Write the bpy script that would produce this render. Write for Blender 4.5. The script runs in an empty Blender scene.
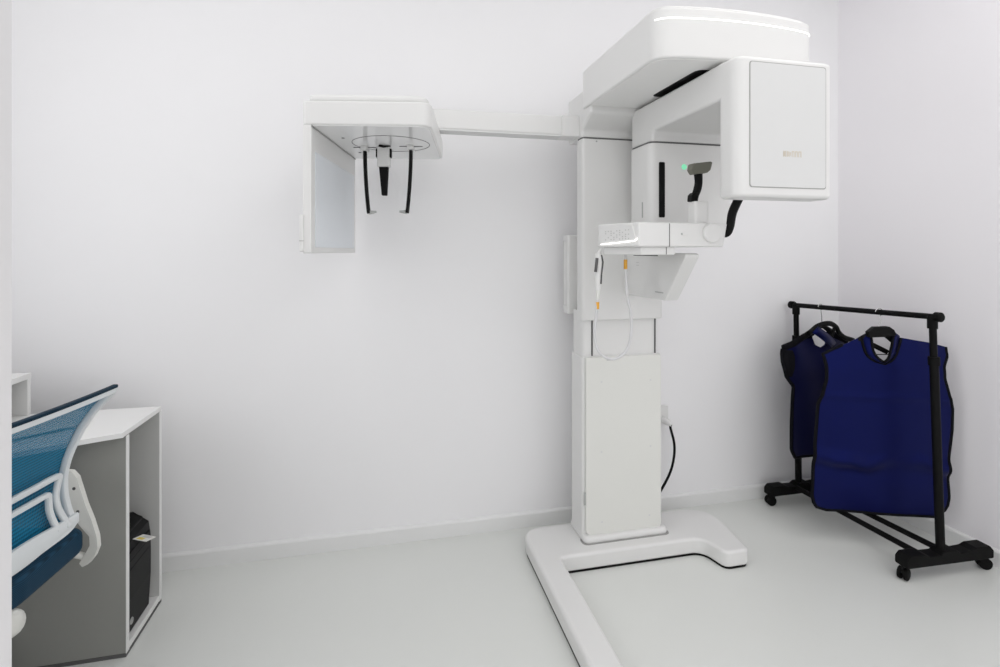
import bpy, bmesh, math, random
from mathutils import Vector, Matrix

random.seed(7)
scene = bpy.context.scene
COL = scene.collection

# ------------------------------------------------------------------ camera
F_PX, HZ, EYE, YAW = 515.0, 251.0, 1.36, math.radians(12.9)
SA, CA = math.sin(YAW), math.cos(YAW)
cd = bpy.data.cameras.new('camera')
cam = bpy.data.objects.new('camera', cd)
COL.objects.link(cam)
cam.location = (0, 0, EYE)
cam.rotation_euler = (math.pi / 2, 0, -YAW)
cd.sensor_width = 36.0
cd.lens = F_PX / 1000.0 * 36.0
cd.shift_y = (HZ - 333.5) / 1000.0
cd.clip_start = 0.02
scene.camera = cam


def ray(px, py):
    u = (px - 500.0) / F_PX
    v = (HZ - py) / F_PX
    return Vector((SA + u * CA, CA - u * SA, v))


def on_plane(px, py, p0, n):
    d = ray(px, py)
    o = Vector((0, 0, EYE))
    return o + d * ((Vector(p0) - o).dot(Vector(n)) / d.dot(Vector(n)))


# --------------------------------------------------------------- materials
def mat(name, col, rough=0.5, metal=0.0, noise=0.0, nscale=40.0, bump=0.0, bscale=300.0, spec=0.5, coat=0.0, sheen=0.0, tint=None):
    m = bpy.data.materials.new(name)
    m.use_nodes = True
    nt = m.node_tree
    b = nt.nodes['Principled BSDF']
    b.inputs['Base Color'].default_value = (*col, 1)
    b.inputs['Roughness'].default_value = rough
    b.inputs['Metallic'].default_value = metal
    b.inputs['Specular IOR Level'].default_value = spec
    b.inputs['Coat Weight'].default_value = coat
    if sheen:
        b.inputs['Sheen Weight'].default_value = sheen
    if tint:
        b.inputs['Specular Tint'].default_value = (*tint, 1)
    tc = nt.nodes.new('ShaderNodeTexCoord')
    if noise:
        n = nt.nodes.new('ShaderNodeTexNoise')
        n.inputs['Scale'].default_value = nscale
        n.inputs['Detail'].default_value = 4
        nt.links.new(tc.outputs['Object'], n.inputs['Vector'])
        mx = nt.nodes.new('ShaderNodeMix')
        mx.data_type = 'RGBA'
        mx.inputs['A'].default_value = (*[c * (1 - noise) for c in col], 1)
        mx.inputs['B'].default_value = (*[min(1, c * (1 + noise)) for c in col], 1)
        nt.links.new(n.outputs['Fac'], mx.inputs['Factor'])
        nt.links.new(mx.outputs['Result'], b.inputs['Base Color'])
    if bump:
        n2 = nt.nodes.new('ShaderNodeTexNoise')
        n2.inputs['Scale'].default_value = bscale
        nt.links.new(tc.outputs['Object'], n2.inputs['Vector'])
        bp = nt.nodes.new('ShaderNodeBump')
        bp.inputs['Strength'].default_value = bump
        bp.inputs['Distance'].default_value = 0.002
        nt.links.new(n2.outputs['Fac'], bp.inputs['Height'])
        nt.links.new(bp.outputs['Normal'], b.inputs['Normal'])
    return m


def emit(name, col, strength):
    m = bpy.data.materials.new(name)
    m.use_nodes = True
    b = m.node_tree.nodes['Principled BSDF']
    b.inputs['Base Color'].default_value = (*col, 1)
    b.inputs['Emission Color'].default_value = (*col, 1)
    b.inputs['Emission Strength'].default_value = strength
    return m


M = {}
M['wall'] = mat('wall_paint', (0.88, 0.878, 0.888), 0.7, noise=0.01, nscale=3, bump=0.04, bscale=250)
M['wall_right'] = mat('wall_paint_right', (0.885, 0.868, 0.893), 0.7, noise=0.01, nscale=3, bump=0.04, bscale=250)
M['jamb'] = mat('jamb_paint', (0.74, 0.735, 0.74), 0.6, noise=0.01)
M['ceiling'] = mat('ceiling_paint', (0.85, 0.85, 0.85), 0.8, noise=0.01)
M['floor'] = mat('grey_vinyl', (0.715, 0.73, 0.705), 0.30, noise=0.025, nscale=2.2, bump=0.02, bscale=60, spec=0.45)
M['base'] = mat('baseboard_paint', (0.80, 0.805, 0.80), 0.45, noise=0.01)
M['white'] = mat('white_plastic', (0.75, 0.75, 0.74), 0.32, noise=0.008, nscale=8)
M['cover'] = mat('off_white_panel', (0.75, 0.755, 0.72), 0.45, noise=0.008, nscale=8)
M['under'] = mat('pale_grey_gloss', (0.84, 0.84, 0.84), 0.10, noise=0.008, nscale=8)
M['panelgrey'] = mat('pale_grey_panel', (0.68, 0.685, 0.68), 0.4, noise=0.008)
M['undermatt'] = mat('matt_white_underside', (0.87, 0.87, 0.86), 0.5, noise=0.008)
M['grey'] = mat('mid_grey_plastic', (0.42, 0.43, 0.42), 0.4, noise=0.02)
M['seam'] = mat('dark_seam', (0.10, 0.10, 0.10), 0.6, noise=0.02)
M['softseam'] = mat('grey_seam', (0.36, 0.36, 0.35), 0.6, noise=0.02)
M['black'] = mat('black_plastic', (0.006, 0.006, 0.006), 0.45, noise=0.05, spec=0.12)
M['blackmetal'] = mat('black_metal', (0.004, 0.004, 0.004), 0.5, noise=0.05, spec=0.12)
M['rubber'] = mat('black_rubber', (0.004, 0.004, 0.004), 0.6, noise=0.05, spec=0.12)
M['chrome'] = mat('chrome', (0.62, 0.62, 0.62), 0.18, metal=1.0, noise=0.02)
M['taupe'] = mat('taupe_pad', (0.15, 0.15, 0.12), 0.55, noise=0.04)
M['bluepanel'] = mat('pale_blue_sensor', (0.75, 0.79, 0.83), 0.25, noise=0.01)
M['gold'] = mat('gold_print', (0.62, 0.56, 0.46), 0.4, noise=0.04)
M['orange'] = mat('orange_ferrule', (0.80, 0.40, 0.04), 0.4, noise=0.04)
M['keyprint'] = mat('grey_key_print', (0.56, 0.56, 0.55), 0.5, noise=0.02)
M['cable'] = mat('white_cable', (0.66, 0.66, 0.67), 0.4, noise=0.02)
M['desk'] = mat('white_laminate', (0.80, 0.80, 0.79), 0.35, noise=0.008, nscale=6)
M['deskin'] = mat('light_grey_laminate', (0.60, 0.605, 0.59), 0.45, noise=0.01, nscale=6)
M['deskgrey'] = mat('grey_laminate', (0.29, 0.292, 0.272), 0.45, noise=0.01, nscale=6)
M['frame'] = mat('white_nylon', (0.76, 0.79, 0.80), 0.35, noise=0.01)
M['arm'] = mat('cream_nylon', (0.72, 0.72, 0.68), 0.35, noise=0.01)
M['paper'] = mat('paper', (0.82, 0.81, 0.77), 0.8, noise=0.02)
M['yellow'] = mat('yellow_print', (0.75, 0.62, 0.10), 0.6, noise=0.03)
M['led'] = emit('white_led', (1.0, 0.99, 0.96), 1.25)
M['green'] = emit('green_glow', (0.25, 0.85, 0.5), 0.4)  # emission stands in for the reflected green marker light
M['lining'] = mat('black_binding', (0.004, 0.004, 0.006), 0.8, noise=0.05, spec=0.12)
M['apron'] = mat('navy_leatherette', (0.0042, 0.0050, 0.038), 0.33, noise=0.10, nscale=5, bump=0.08, bscale=420, spec=0.7, tint=(0.06, 0.10, 0.6))
M['apron2'] = mat('dark_navy_leatherette', (0.004, 0.0045, 0.032), 0.45, noise=0.10, nscale=5, bump=0.08, bscale=420, spec=0.3, tint=(0.12, 0.16, 0.8))


def fabric(name, col, transp, scale, axis_rot):
    """Woven mesh: fine stripes and cross threads with see-through gaps."""
    m = bpy.data.materials.new(name)
    m.use_nodes = True
    nt = m.node_tree
    b = nt.nodes['Principled BSDF']
    b.inputs['Base Color'].default_value = (*col, 1)
    b.inputs['Roughness'].default_value = 0.6
    b.inputs['Specular IOR Level'].default_value = 0.15
    tc = nt.nodes.new('ShaderNodeTexCoord')
    mp = nt.nodes.new('ShaderNodeMapping')
    mp.inputs['Rotation'].default_value = axis_rot
    nt.links.new(tc.outputs['UV'], mp.inputs['Vector'])
    w = nt.nodes.new('ShaderNodeTexWave')
    w.wave_type = 'BANDS'
    w.bands_direction = 'X'
    w.inputs['Scale'].default_value = scale
    nt.links.new(mp.outputs['Vector'], w.inputs['Vector'])
    w2 = nt.nodes.new('ShaderNodeTexWave')
    w2.wave_type = 'BANDS'
    w2.bands_direction = 'Y'
    w2.inputs['Scale'].default_value = scale * 0.6
    nt.links.new(mp.outputs['Vector'], w2.inputs['Vector'])
    mx = nt.nodes.new('ShaderNodeMix')
    mx.data_type = 'RGBA'
    mx.inputs['A'].default_value = (*[c * 0.55 for c in col], 1)
    mx.inputs['B'].default_value = (*[min(1, c * 1.25) for c in col], 1)
    nt.links.new(w2.outputs['Fac'], mx.inputs['Factor'])
    nt.links.new(mx.outputs['Result'], b.inputs['Base Color'])
    if transp:
        out = nt.nodes['Material Output']
        t = nt.nodes.new('ShaderNodeBsdfTransparent')
        ms = nt.nodes.new('ShaderNodeMixShader')
        th = nt.nodes.new('ShaderNodeMath')
        th.operation = 'GREATER_THAN'
        th.inputs[1].default_value = 1.0 - transp
        nt.links.new(w.outputs['Fac'], th.inputs[0])
        nt.links.new(th.outputs[0], ms.inputs['Fac'])
        nt.links.new(b.outputs['BSDF'], ms.inputs[1])
        nt.links.new(t.outputs['BSDF'], ms.inputs[2])
        nt.links.new(ms.outputs['Shader'], out.inputs['Surface'])
    return m


M['mesh'] = fabric('blue_woven_mesh', (0.010, 0.185, 0.330), 0.04, 22.0, (0, 0, 0))
M['seatcloth'] = fabric('dark_blue_woven_seat', (0.010, 0.045, 0.085), 0.0, 60.0, (0, 0, 0))


# ------------------------------------------------------------ object helpers
def tag(o, label=None, cat=None, group=None, kind=None):
    if label: o['label'] = label
    if cat: o['category'] = cat
    if group: o['group'] = group
    if kind: o['kind'] = kind
    return o


def thing(name, label, cat, loc, group=None):
    o = bpy.data.objects.new(name, None)
    o.empty_display_size = 0.1
    o.location = loc
    COL.objects.link(o)
    return tag(o, label, cat, group)


def link(name, bm, m, parent=None, bevel=0.0, seg=3, smooth=True, sharp=40, label=None):
    bmesh.ops.recalc_face_normals(bm, faces=bm.faces[:])
    me = bpy.data.meshes.new(name)
    bm.to_mesh(me)
    bm.free()
    for mm in (m if isinstance(m, (list, tuple)) else [m]):
        me.materials.append(mm)
    o = bpy.data.objects.new(name, me)
    COL.objects.link(o)
    if parent is not None:
        o.parent = parent
        o.matrix_parent_inverse = Matrix.Translation(-parent.location) if parent.type == 'EMPTY' else Matrix.Identity(4)
    if smooth:
        for p in me.polygons: p.use_smooth = True
        me.set_sharp_from_angle(angle=math.radians(sharp))
    if bevel:
        b = o.modifiers.new('bevel', 'BEVEL')
        b.width = bevel; b.segments = seg; b.limit_method = 'ANGLE'; b.angle_limit = math.radians(38)
        b.harden_normals = False
        w = o.modifiers.new('wn', 'WEIGHTED_NORMAL')
        w.keep_sharp = False
    if label: o['label'] = label
    return o


def rpoly(pts, radii, n=7):
    """Round the corners of a polygon."""
    if not isinstance(radii, (list, tuple)): radii = [radii] * len(pts)
    out = []
    N = len(pts)
    for i, p in enumerate(pts):
        r = radii[i]
        p = Vector(p)
        if r <= 0:
            out.append(tuple(p)); continue
        a = Vector(pts[i - 1]) - p; b = Vector(pts[(i + 1) % N]) - p
        la, lb = a.length, b.length
        a.normalize(); b.normalize()
        ang = math.acos(max(-1, min(1, a.dot(b))))
        t = min(r / math.tan(ang / 2), la * 0.49, lb * 0.49)
        p0 = p + a * t; p1 = p + b * t
        for k in range(n + 1):
            f = k / n
            q = p0 * (1 - f) ** 2 + p * 2 * f * (1 - f) + p1 * f * f
            out.append(tuple(q))
    return out


def add_prism(bm, pts, axis, a, b, xf=None):
    def P(q, t):
        if axis == 'Z': v = Vector((q[0], q[1], t))
        elif axis == 'Y': v = Vector((q[0], t, q[1]))
        else: v = Vector((t, q[0], q[1]))
        return xf @ v if xf is not None else v
    lo = [bm.verts.new(P(q, a)) for q in pts]
    hi = [bm.verts.new(P(q, b)) for q in pts]
    n = len(pts)
    bm.faces.new(lo); bm.faces.new(hi[::-1])
    for i in range(n):
        j = (i + 1) % n
        bm.faces.new((lo[i], hi[i], hi[j], lo[j]))


def prism(name, pts, axis, a, b, m, parent=None, bevel=0.0, seg=3, xf=None, label=None):
    bm = bmesh.new()
    add_prism(bm, pts, axis, a, b, xf)
    return link(name, bm, m, parent, bevel, seg, label=label)


def add_box(bm, x0, x1, y0, y1, z0, z1, xf=None):
    add_prism(bm, [(x0, y0), (x1, y0), (x1, y1), (x0, y1)], 'Z', z0, z1, xf)


def box(name, x0, x1, y0, y1, z0, z1, m, parent=None, bevel=0.0, seg=2, xf=None, label=None):
    bm = bmesh.new()
    add_box(bm, x0, x1, y0, y1, z0, z1, xf)
    return link(name, bm, m, parent, bevel, seg, label=label)


def catmull(pts, n=8):
    pts = [Vector(p) for p in pts]
    if len(pts) < 3: return pts
    out = []
    for i in range(len(pts) - 1):
        p0 = pts[i - 1] if i else pts[0] * 2 - pts[1]
        p1, p2 = pts[i], pts[i + 1]
        p3 = pts[i + 2] if i + 2 < len(pts) else pts[-1] * 2 - pts[-2]
        for k in range(n):
            t = k / n
            out.append(0.5 * ((2 * p1) + (p2 - p0) * t + (2 * p0 - 5 * p1 + 4 * p2 - p3) * t * t + (3 * p1 - p0 - 3 * p2 + p3) * t ** 3))
    out.append(pts[-1])
    return out


def add_tube(bm, pts, r, seg=10, cap=True, closed=False, flat=1.0, nref=None):
    """Sweep a circle (or an ellipse: flat scales across nref) along points."""
    pts = [Vector(p) for p in pts]
    n = len(pts)
    rad = r if isinstance(r, (list, tuple)) else [r] * n
    rings = []
    up = None
    for i, p in enumerate(pts):
        if closed: d = pts[(i + 1) % n] - pts[i - 1]
        else: d = pts[min(i + 1, n - 1)] - pts[max(i - 1, 0)]
        d.normalize()
        if nref is not None:
            u = Vector(nref) - d * d.dot(Vector(nref)); u.normalize()
        else:
            if up is None:
                up = Vector((0, 0, 1)) if abs(d.z) < 0.9 else Vector((1, 0, 0))
            u = up - d * d.dot(up); u.normalize(); up = u
        w = d.cross(u)
        ring = []
        for k in range(seg):
            a = 2 * math.pi * k / seg
            ring.append(bm.verts.new(p + w * (math.cos(a) * rad[i]) + u * (math.sin(a) * rad[i] * flat)))
        rings.append(ring)
    m = n if closed else n - 1
    for i in range(m):
        A, B = rings[i], rings[(i + 1) % n]
        for k in range(seg):
            bm.faces.new((A[k], A[(k + 1) % seg], B[(k + 1) % seg], B[k]))
    if cap and not closed:
        bm.faces.new(rings[0][::-1]); bm.faces.new(rings[-1])


def tube(name, pts, r, m, parent=None, seg=12, closed=False, flat=1.0, nref=None, label=None, smooth_pts=0):
    bm = bmesh.new()
    if smooth_pts:
        n0 = len(pts)
        pts = catmull(pts, smooth_pts)
        if isinstance(r, (list, tuple)):
            r = [r[min(i // smooth_pts, n0 - 1)] + (r[min(i // smooth_pts + 1, n0 - 1)] - r[min(i // smooth_pts, n0 - 1)]) * (i % smooth_pts) / smooth_pts for i in range(len(pts))]
    add_tube(bm, pts, r, seg, True, closed, flat, nref)
    return link(name, bm, m, parent, sharp=50, label=label)


def add_disc(bm, c, n, r, h, seg=28):
    n = Vector(n).normalized()
    c = Vector(c)
    add_tube(bm, [c, c + n * h], r, seg)


def disc(name, c, n, r, h, m, parent=None, bevel=0.0, seg=28, label=None):
    bm = bmesh.new()
    add_disc(bm, c, n, r, h, seg)
    return link(name, bm, m, parent, bevel, 2, label=label)


# ================================================================== ROOM
XL, XR, YB, YF, ZC = -1.75, 2.60, 2.454, 0.35, 3.0


def struct(o, name=None):
    o['kind'] = 'structure'
    return o


struct(box('floor', XL - .1, XR + .20, -1.6, YB + .1, -0.1, 0.0, M['floor']))
struct(box('ceiling', XL - .1, XR + .20, -1.6, YB + .1, ZC, ZC + .1, M['ceiling']))
struct(box('wall_back', XL - .1, XR + .15, YB, YB + .1, 0, ZC, M['wall']))
# right wall, very slightly out of square like the photo
bm = bmesh.new()
add_prism(bm, [(2.714, -1.6), (2.560, YB), (2.80, YB), (2.80, -1.6)], 'Z', 0, ZC)
struct(link('wall_right', bm, M['wall_right']))
struct(box('wall_left', XL - .1, XL, -1.6, YB, 0, ZC, M['wall']))
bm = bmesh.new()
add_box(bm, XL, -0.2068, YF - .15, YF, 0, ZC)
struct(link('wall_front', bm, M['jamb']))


def baseboard(name, p0, p1, inward):
    p0 = Vector(p0); p1 = Vector(p1); n = Vector(inward).normalized()
    prof = [(0, 0), (.014, 0), (.014, .062), (.011, .068), (.006, .0715), (0, .0725)]
    bm = bmesh.new()
    A = [bm.verts.new(p0 + n * a + Vector((0, 0, z))) for a, z in prof]
    B = [bm.verts.new(p1 + n * a + Vector((0, 0, z))) for a, z in prof]
    bm.faces.new(A); bm.faces.new(B[::-1])
    for i in range(len(prof)):
        j = (i + 1) % len(prof)
        bm.faces.new((A[i], A[j], B[j], B[i]))
    return struct(link(name, bm, M['base'], sharp=20))


baseboard('baseboard_back', (XL, YB, 0), (2.562, YB, 0), (0, -1, 0))
baseboard('baseboard_right', (2.7145, -1.6, 0), (2.5605, YB, 0), (-1, -0.038, 0))
baseboard('baseboard_left', (XL, YF, 0), (XL, YB, 0), (1, 0, 0))

# ================================================================== X-RAY MACHINE
MX = thing('dental_xray_machine', 'tall white panoramic dental x-ray machine with overhead arm and skull-positioning side arm', 'x-ray machine', (1.05, 2.18, 0))

# --- floor base
pts = rpoly([(.624, 1.10), (.729, 1.10), (.733, 2.048), (1.395, 2.048), (1.425, 1.922), (1.545, 1.922), (1.60, 2.295), (.626, 2.30)],
            [.035, .035, .025, .07, .04, .035, .15, .10], 9)
base = prism('base', pts, 'Z', 0.006, 0.077, M['white'], MX, 0.014, 4)
prism('base_gasket', rpoly([(.628, 1.104), (.725, 1.104), (.729, 2.052), (1.399, 2.052), (1.429, 1.926), (1.541, 1.926), (1.596, 2.291), (.630, 2.296)],
      [.035, .035, .025, .07, .04, .035, .15, .10], 9), 'Z', 0.0, 0.012, M['black'], base, label='black gasket under the base')

# --- lower column
col = prism('lower_column', rpoly([(.862, 2.140), (1.248, 2.140), (1.248, 2.285), (.862, 2.285)], [.012, .012, .03, .03]), 'Z', 0.077, 0.892, M['white'], MX, 0.006)
prism('column_collar', rpoly([(.8605, 2.106), (1.268, 2.106), (1.268, 2.287), (.8605, 2.287)], [.03, .03, .02, .02]), 'Z', 0.074, 0.106, M['white'], col, 0.016, 5)
prism('collar_seam', rpoly([(.856, 2.102), (1.276, 2.102), (1.276, 2.16), (.856, 2.16)], [.03, .03, .02, .02]), 'Z', 0.0765, 0.0782, M['softseam'], col)
cov = prism('front_cover', rpoly([(.876, .103), (1.243, .103), (1.243, .889), (.876, .889)], [.03, .02, .008, .008]), 'Y', 2.128, 2.1385, M['cover'], MX, 0.003, 2)
for px, py in ((601.5, 382), (650.5, 380), (601.5, 452), (650.5, 446), (602, 522), (649.5, 515)):
    p = on_plane(px, py, (0, 2.128, 0), (0, 1, 0))
    disc('cover_screw', p + Vector((0, .0005, 0)), (0, -1, 0), .0045, .0012, M['panelgrey'], cov, label='small pale screw cap')
p = on_plane(609, 363.5, (0, 2.128, 0), (0, 1, 0))
q = on_plane(584.8, 499, (0, 2.128, 0), (0, 1, 0))
box('cover_latch', q.x - .004, q.x + .005, 2.1255, 2.130, q.z - .027, q.z + .027, M['grey'], cov, .001, label='grey latch on the cover edge')
box('cover_label', p.x - .011, p.x + .011, 2.1274, 2.1285, .872, .878, M['keyprint'], cov, label='tiny grey print')

# --- telescoping inner column
inner = prism('inner_column', rpoly([(.868, 2.150), (1.240, 2.150), (1.240, 2.28), (.868, 2.28)], [.02, .02, .03, .03]), 'Z', 0.85, 1.09, M['white'], MX, 0.004)
for x, lab in ((.9135, 'left'), (1.2225, 'right')):
    box('guide_slot', x - .0035, x + .0035, 2.1475, 2.152, .885, 1.07, M['seam'], inner, label='dark vertical guide slot')

# --- sliding carriage
car = prism('carriage', rpoly([(.858, 2.126), (1.250, 2.126), (1.250, 2.29), (.912, 2.29), (.912, 2.195), (.858, 2.195)], [.016, .016, .02, .02, 0, .012]), 'Z', 1.052, 1.858, M['white'], MX, 0.006)
prism('carriage_seam', rpoly([(.8595, 2.1275), (1.2485, 2.1275), (1.2485, 2.288), (.914, 2.288), (.914, 2.193), (.8595, 2.193)], .016), 'Z', 1.856, 1.8615, M['seam'], car, label='dark seam below the cap')
sc = prism('rear_cover', rpoly([(.853, 2.29), (1.24, 2.29), (1.24, 2.375), (.853, 2.375)], [.01, .01, .03, .03]), 'Z', 1.062, 1.435, M['white'], MX, 0.008)
bm = bmesh.new()
for (y0, y1, z0, z1) in ((2.312, 2.316, 1.10, 1.41), (2.352, 2.356, 1.10, 1.41), (2.312, 2.356, 1.406, 1.41), (2.312, 2.356, 1.10, 1.104)):
    add_box(bm, .8518, .8545, y0, y1, z0, z1)
link('cover_groove', bm, M['panelgrey'], sc)
cap = prism('carriage_cap', [(2.30, 1.860), (2.126, 1.860), (2.126, 1.892), (2.03, 1.945), (2.03, 1.985), (2.06, 2.065), (2.30, 2.065)], 'X', .856, 1.25, M['white'], MX, 0.012, 4)
disc('cap_screw', (.925, 2.127, 1.845), (0, -1, 0), .004, .002, M['grey'], car, label='small grey screw')

# --- overhead beam
def bow(x, x0, x1, y, amt):
    t = (x - x0) / (x1 - x0) * 2 - 1
    return y - amt * (1 - t * t)


HX0, HX1, HY0, HY1 = .846, 1.450, 1.480, 2.13
front = [(HX0 + (HX1 - HX0) * k / 10.0, bow(HX0 + (HX1 - HX0) * k / 10.0, HX0, HX1, HY0, .030)) for k in range(11)]


def head_outline(ins=0.0, r=.07):
    fr = [(x, y) for x, y in front]
    poly = [fr[0]] + fr[2:-2] + [fr[-1]] + [(HX1, HY1), (HX0, HY1)]
    rad = [r] + [0] * (len(fr) - 4) + [r, .07, .06]
    p = rpoly(poly, rad, 8)
    if ins:
        cx, cy = (HX0 + HX1) / 2, (HY0 + HY1) / 2
        sx = 1 - ins / ((HX1 - HX0) / 2); sy = 1 - ins / ((HY1 - HY0) / 2)
        p = [(cx + (a - cx) * sx, cy + (b - cy) * sy) for a, b in p]
    return p


beam = prism('overhead_beam', head_outline(), 'Z', 1.975, 2.136, M['white'], MX, 0.008, 4)
prism('beam_underside', head_outline(.010), 'Z', 1.9735, 1.977, M['undermatt'], beam)
prism('beam_top_cover', head_outline(.010), 'Z', 2.132, 2.147, M['white'], beam, .008, 3)
# black oval opening in the underside, where the rotating arm hangs
prism('rotation_slot', rpoly([(1.040, 1.545), (1.30, 1.545), (1.30, 1.852), (1.040, 1.852)], [.035, .035, .02, .02]), 'Z', 1.9715, 1.974, M['black'], beam, label='black opening above the rotating arm')
# white light strip round the front of the beam
strip = []
ol = head_outline()
ol = [p for p in ol if p[1] < HY0 + .026]
cut = [k for k in range(len(ol)) if abs(ol[k][0] - ol[k - 1][0]) > .3]
if cut: ol = ol[cut[0]:] + ol[:cut[0]]
if ol[0][0] > ol[-1][0]: ol = ol[::-1]
strip = [(x, y + .0004, 2.101) for x, y in ol]
tube('light_strip', strip, .0023, M['led'], beam, seg=8, label='glowing white light strip')

# --- rotating arm
AX0, AX1 = 1.057, 1.412
arm = prism('rotating_arm', rpoly([(2.055, 1.800), (2.055, 1.962), (1.425, 1.962), (1.425, 1.843), (1.878, 1.843), (1.878, 1.7995)],
            [0, .02, .02, 0, .05, 0], 7), 'X', AX0, AX1, M['white'], MX, 0.010, 3)
prism('rotation_shaft', rpoly([(1.13, 1.60), (1.28, 1.60), (1.28, 1.80), (1.13, 1.80)], .05), 'Z', 1.955, 1.974, M['grey'], arm, label='grey shaft between arm and beam')
# rear tube housing
tubeh = prism('tube_housing', rpoly([(AX0 - .009, 1.876), (1.43, 1.876), (1.43, 2.058), (AX0 - .009, 2.058)], [.032, .032, .03, .03], 9), 'Z', 1.472, 1.7955, M['white'], MX, 0.004)
prism('housing_seam', rpoly([(AX0 - .006, 1.879), (1.425, 1.879), (1.425, 2.055), (AX0 - .006, 2.055)], [.032, .032, .03, .03], 9), 'Z', 1.794, 1.8015, M['seam'], tubeh, label='dark seam on top of the housing')
prism('beam_window', rpoly([(1.085, 1.495), (1.111, 1.495), (1.111, 1.718), (1.085, 1.718)], .006), 'Y', 1.8735, 1.878, M['black'], tubeh, .0006, label='tall black slot window')
p = on_plane(684, 167, (0, 1.8755, 0), (0, 1, 0))
disc('marker_glow', p, (0, -1, 0), .011, .0018, M['green'], tubeh, label='green glowing disc for a reflected marker light')  # disc glows in place of a green marker light's reflection
p = on_plane(642.5, 210, (AX0 - .009, 0, 0), (1, 0, 0))
box('vent_slot', AX0 - .0102, AX0 - .008, p.y - .004, p.y + .004, p.z - .032, p.z + .032, M['grey'], tubeh, label='narrow grey slot')

# front sensor housing
sens = prism('sensor_housing', rpoly([(AX0 + .0005, 1.372), (1.413, 1.372), (1.413, 1.466), (AX0 + .0005, 1.466)], [.045, .03, .02, .025], 9), 'Z', 1.525, 1.963, M['white'], MX, 0.014, 4)
prism('panel_seam', rpoly([(1.1005, 1.5565), (1.3825, 1.5565), (1.3825, 1.9455), (1.1005, 1.9455)], .010), 'Y', 1.3708, 1.3735, M['softseam'], sens)
fp = prism('front_panel', rpoly([(1.103, 1.559), (1.380, 1.559), (1.380, 1.943), (1.103, 1.943)], .010), 'Y', 1.3695, 1.3735, M['panelgrey'], sens, .0008)
# worn gold maker's mark: upright strokes with bars, too small to read in the photo
bm = bmesh.new()
a = on_plane(783.3, 156.6, (0, 1.3693, 0), (0, 1, 0)); b = on_plane(801.3, 151.6, (0, 1.3693, 0), (0, 1, 0))
W = b.x - a.x; Hh = b.z - a.z
for (f0, f1, g0, g1) in ((.00, .035, 0, 1), (.10, .135, 0, 1), (.05, .08, .1, .9), (.19, .225, 0, 1), (.25, .28, .1, .95), (.31, .335, 0, .9),
                         (.37, .405, .2, .8), (.47, .505, 0, 1), (.505, .58, .84, 1), (.58, .61, 0, 1), (.66, .69, 0, 1), (.69, .76, .84, 1), (.76, .79, 0, 1),
                         (.84, .87, 0, 1), (.87, .96, .84, 1), (.96, 1.0, 0, 1)):
    add_box(bm, a.x + W * f0, a.x + W * f1, 1.3688, 1.3700, a.z + Hh * g0, a.z + Hh * g1)
link('maker_mark', bm, M['gold'], sens, smooth=False, label='small worn gold lettering')

# --- patient support shelf
shz0, shz1 = 1.368, 1.459
sh = prism('control_shelf', rpoly([(.853, 1.602), (1.206, 1.602), (1.206, 1.80), (1.14, 1.85), (.86, 1.85), (.782, 1.80)], [.012, .03, .02, .02, .02, .03]), 'Z', 1.374, shz1, M['white'], MX, 0.007, 3)
prism('shelf_tray', rpoly([(.870, 1.618), (1.000, 1.618), (1.04, 1.83), (.86, 1.83), (.805, 1.79)], .012), 'Z', 1.346, 1.376, M['white'], sh, .005)
for v in sh.data.vertices:
    if v.co.x > 1.15 and v.co.z < 1.40: v.co.x -= .016
p = on_plane(669.5, 240, (0, 1.602, 0), (0, 1, 0))
box('shelf_seam', p.x - .0012, p.x + .0012, 1.6012, 1.61, 1.375, 1.455, M['seam'], sh)
box('tray_seam', p.x - .004, p.x - .0016, 1.6172, 1.63, 1.348, 1.373, M['seam'], sh)
p = on_plane(711, 233, (0, 1.602, 0), (0, 1, 0))
disc('knob', p + Vector((0, .004, 0)), (0, -1, 0), .034, .017, M['white'], sh, .004, 36)
p = on_plane(685.5, 234, (0, 1.602, 0), (0, 1, 0))
prism('button', rpoly([(p.x - .012, p.z - .006), (p.x + .012, p.z - .006), (p.x + .012, p.z + .006), (p.x - .012, p.z + .006)], .005), 'Y', 1.5995, 1.603, M['white'], sh, .001)
disc('button_lamp', (p.x - .014, 1.603, p.z), (0, -1, 0), .004, .002, M['grey'], sh, label='small grey lamp')
# keypad on the left end of the shelf
A = Vector((.853, 1.602, 0)); B = Vector((.782, 1.80, 0))
dirk = (B - A).normalized()
nk = Vector((-dirk.y, dirk.x, 0))
if nk.x > 0: nk = -nk
kx = Matrix(((dirk.x, nk.x, 0, A.x), (dirk.y, nk.y, 0, A.y), (0, 0, 1, 0), (0, 0, 0, 1)))
Lk = (B - A).length
keypad = prism('keypad', rpoly([(.012, 1.397), (Lk - .02, 1.388), (Lk - .02, 1.440), (.03, 1.452)], .008), 'Y', -.004, .004, M['white'], sh, .0015, xf=kx)
bm = bmesh.new()
glyphs = [(0, 0), (0, 2), (0, 4), (1, 0), (1, 1), (1, 2), (1, 4), (2, 0), (2, 1), (2, 3), (3, 0), (3, 2), (3, 3), (3, 4), (4, 1), (4, 2), (4, 4), (5, 0), (5, 1), (5, 3), (6, 0), (6, 2), (6, 3), (6, 4), (7, 1), (7, 4), (8, 0), (8, 3), (8, 4)]
for c, r in glyphs:
    u0 = .042 + c * .014; z0 = 1.4015 + r * .0075 - c * .0004
    add_box(bm, u0, u0 + .0055, .004, .0046, z0, z0 + .0042, kx)
link('key_print', bm, M['keyprint'], keypad, smooth=False, label='rows of small grey key markings')
bm = bmesh.new()
add_tube(bm, [kx @ Vector((t, .0055, z)) for t, z in ((.004, 1.404), (.008, 1.398), (.02, 1.3945), (.10, 1.389), (Lk - .03, 1.384))], .0020, 8)
link('shelf_light', bm, M['led'], sh, label='glowing white strip under the keypad')
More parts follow.
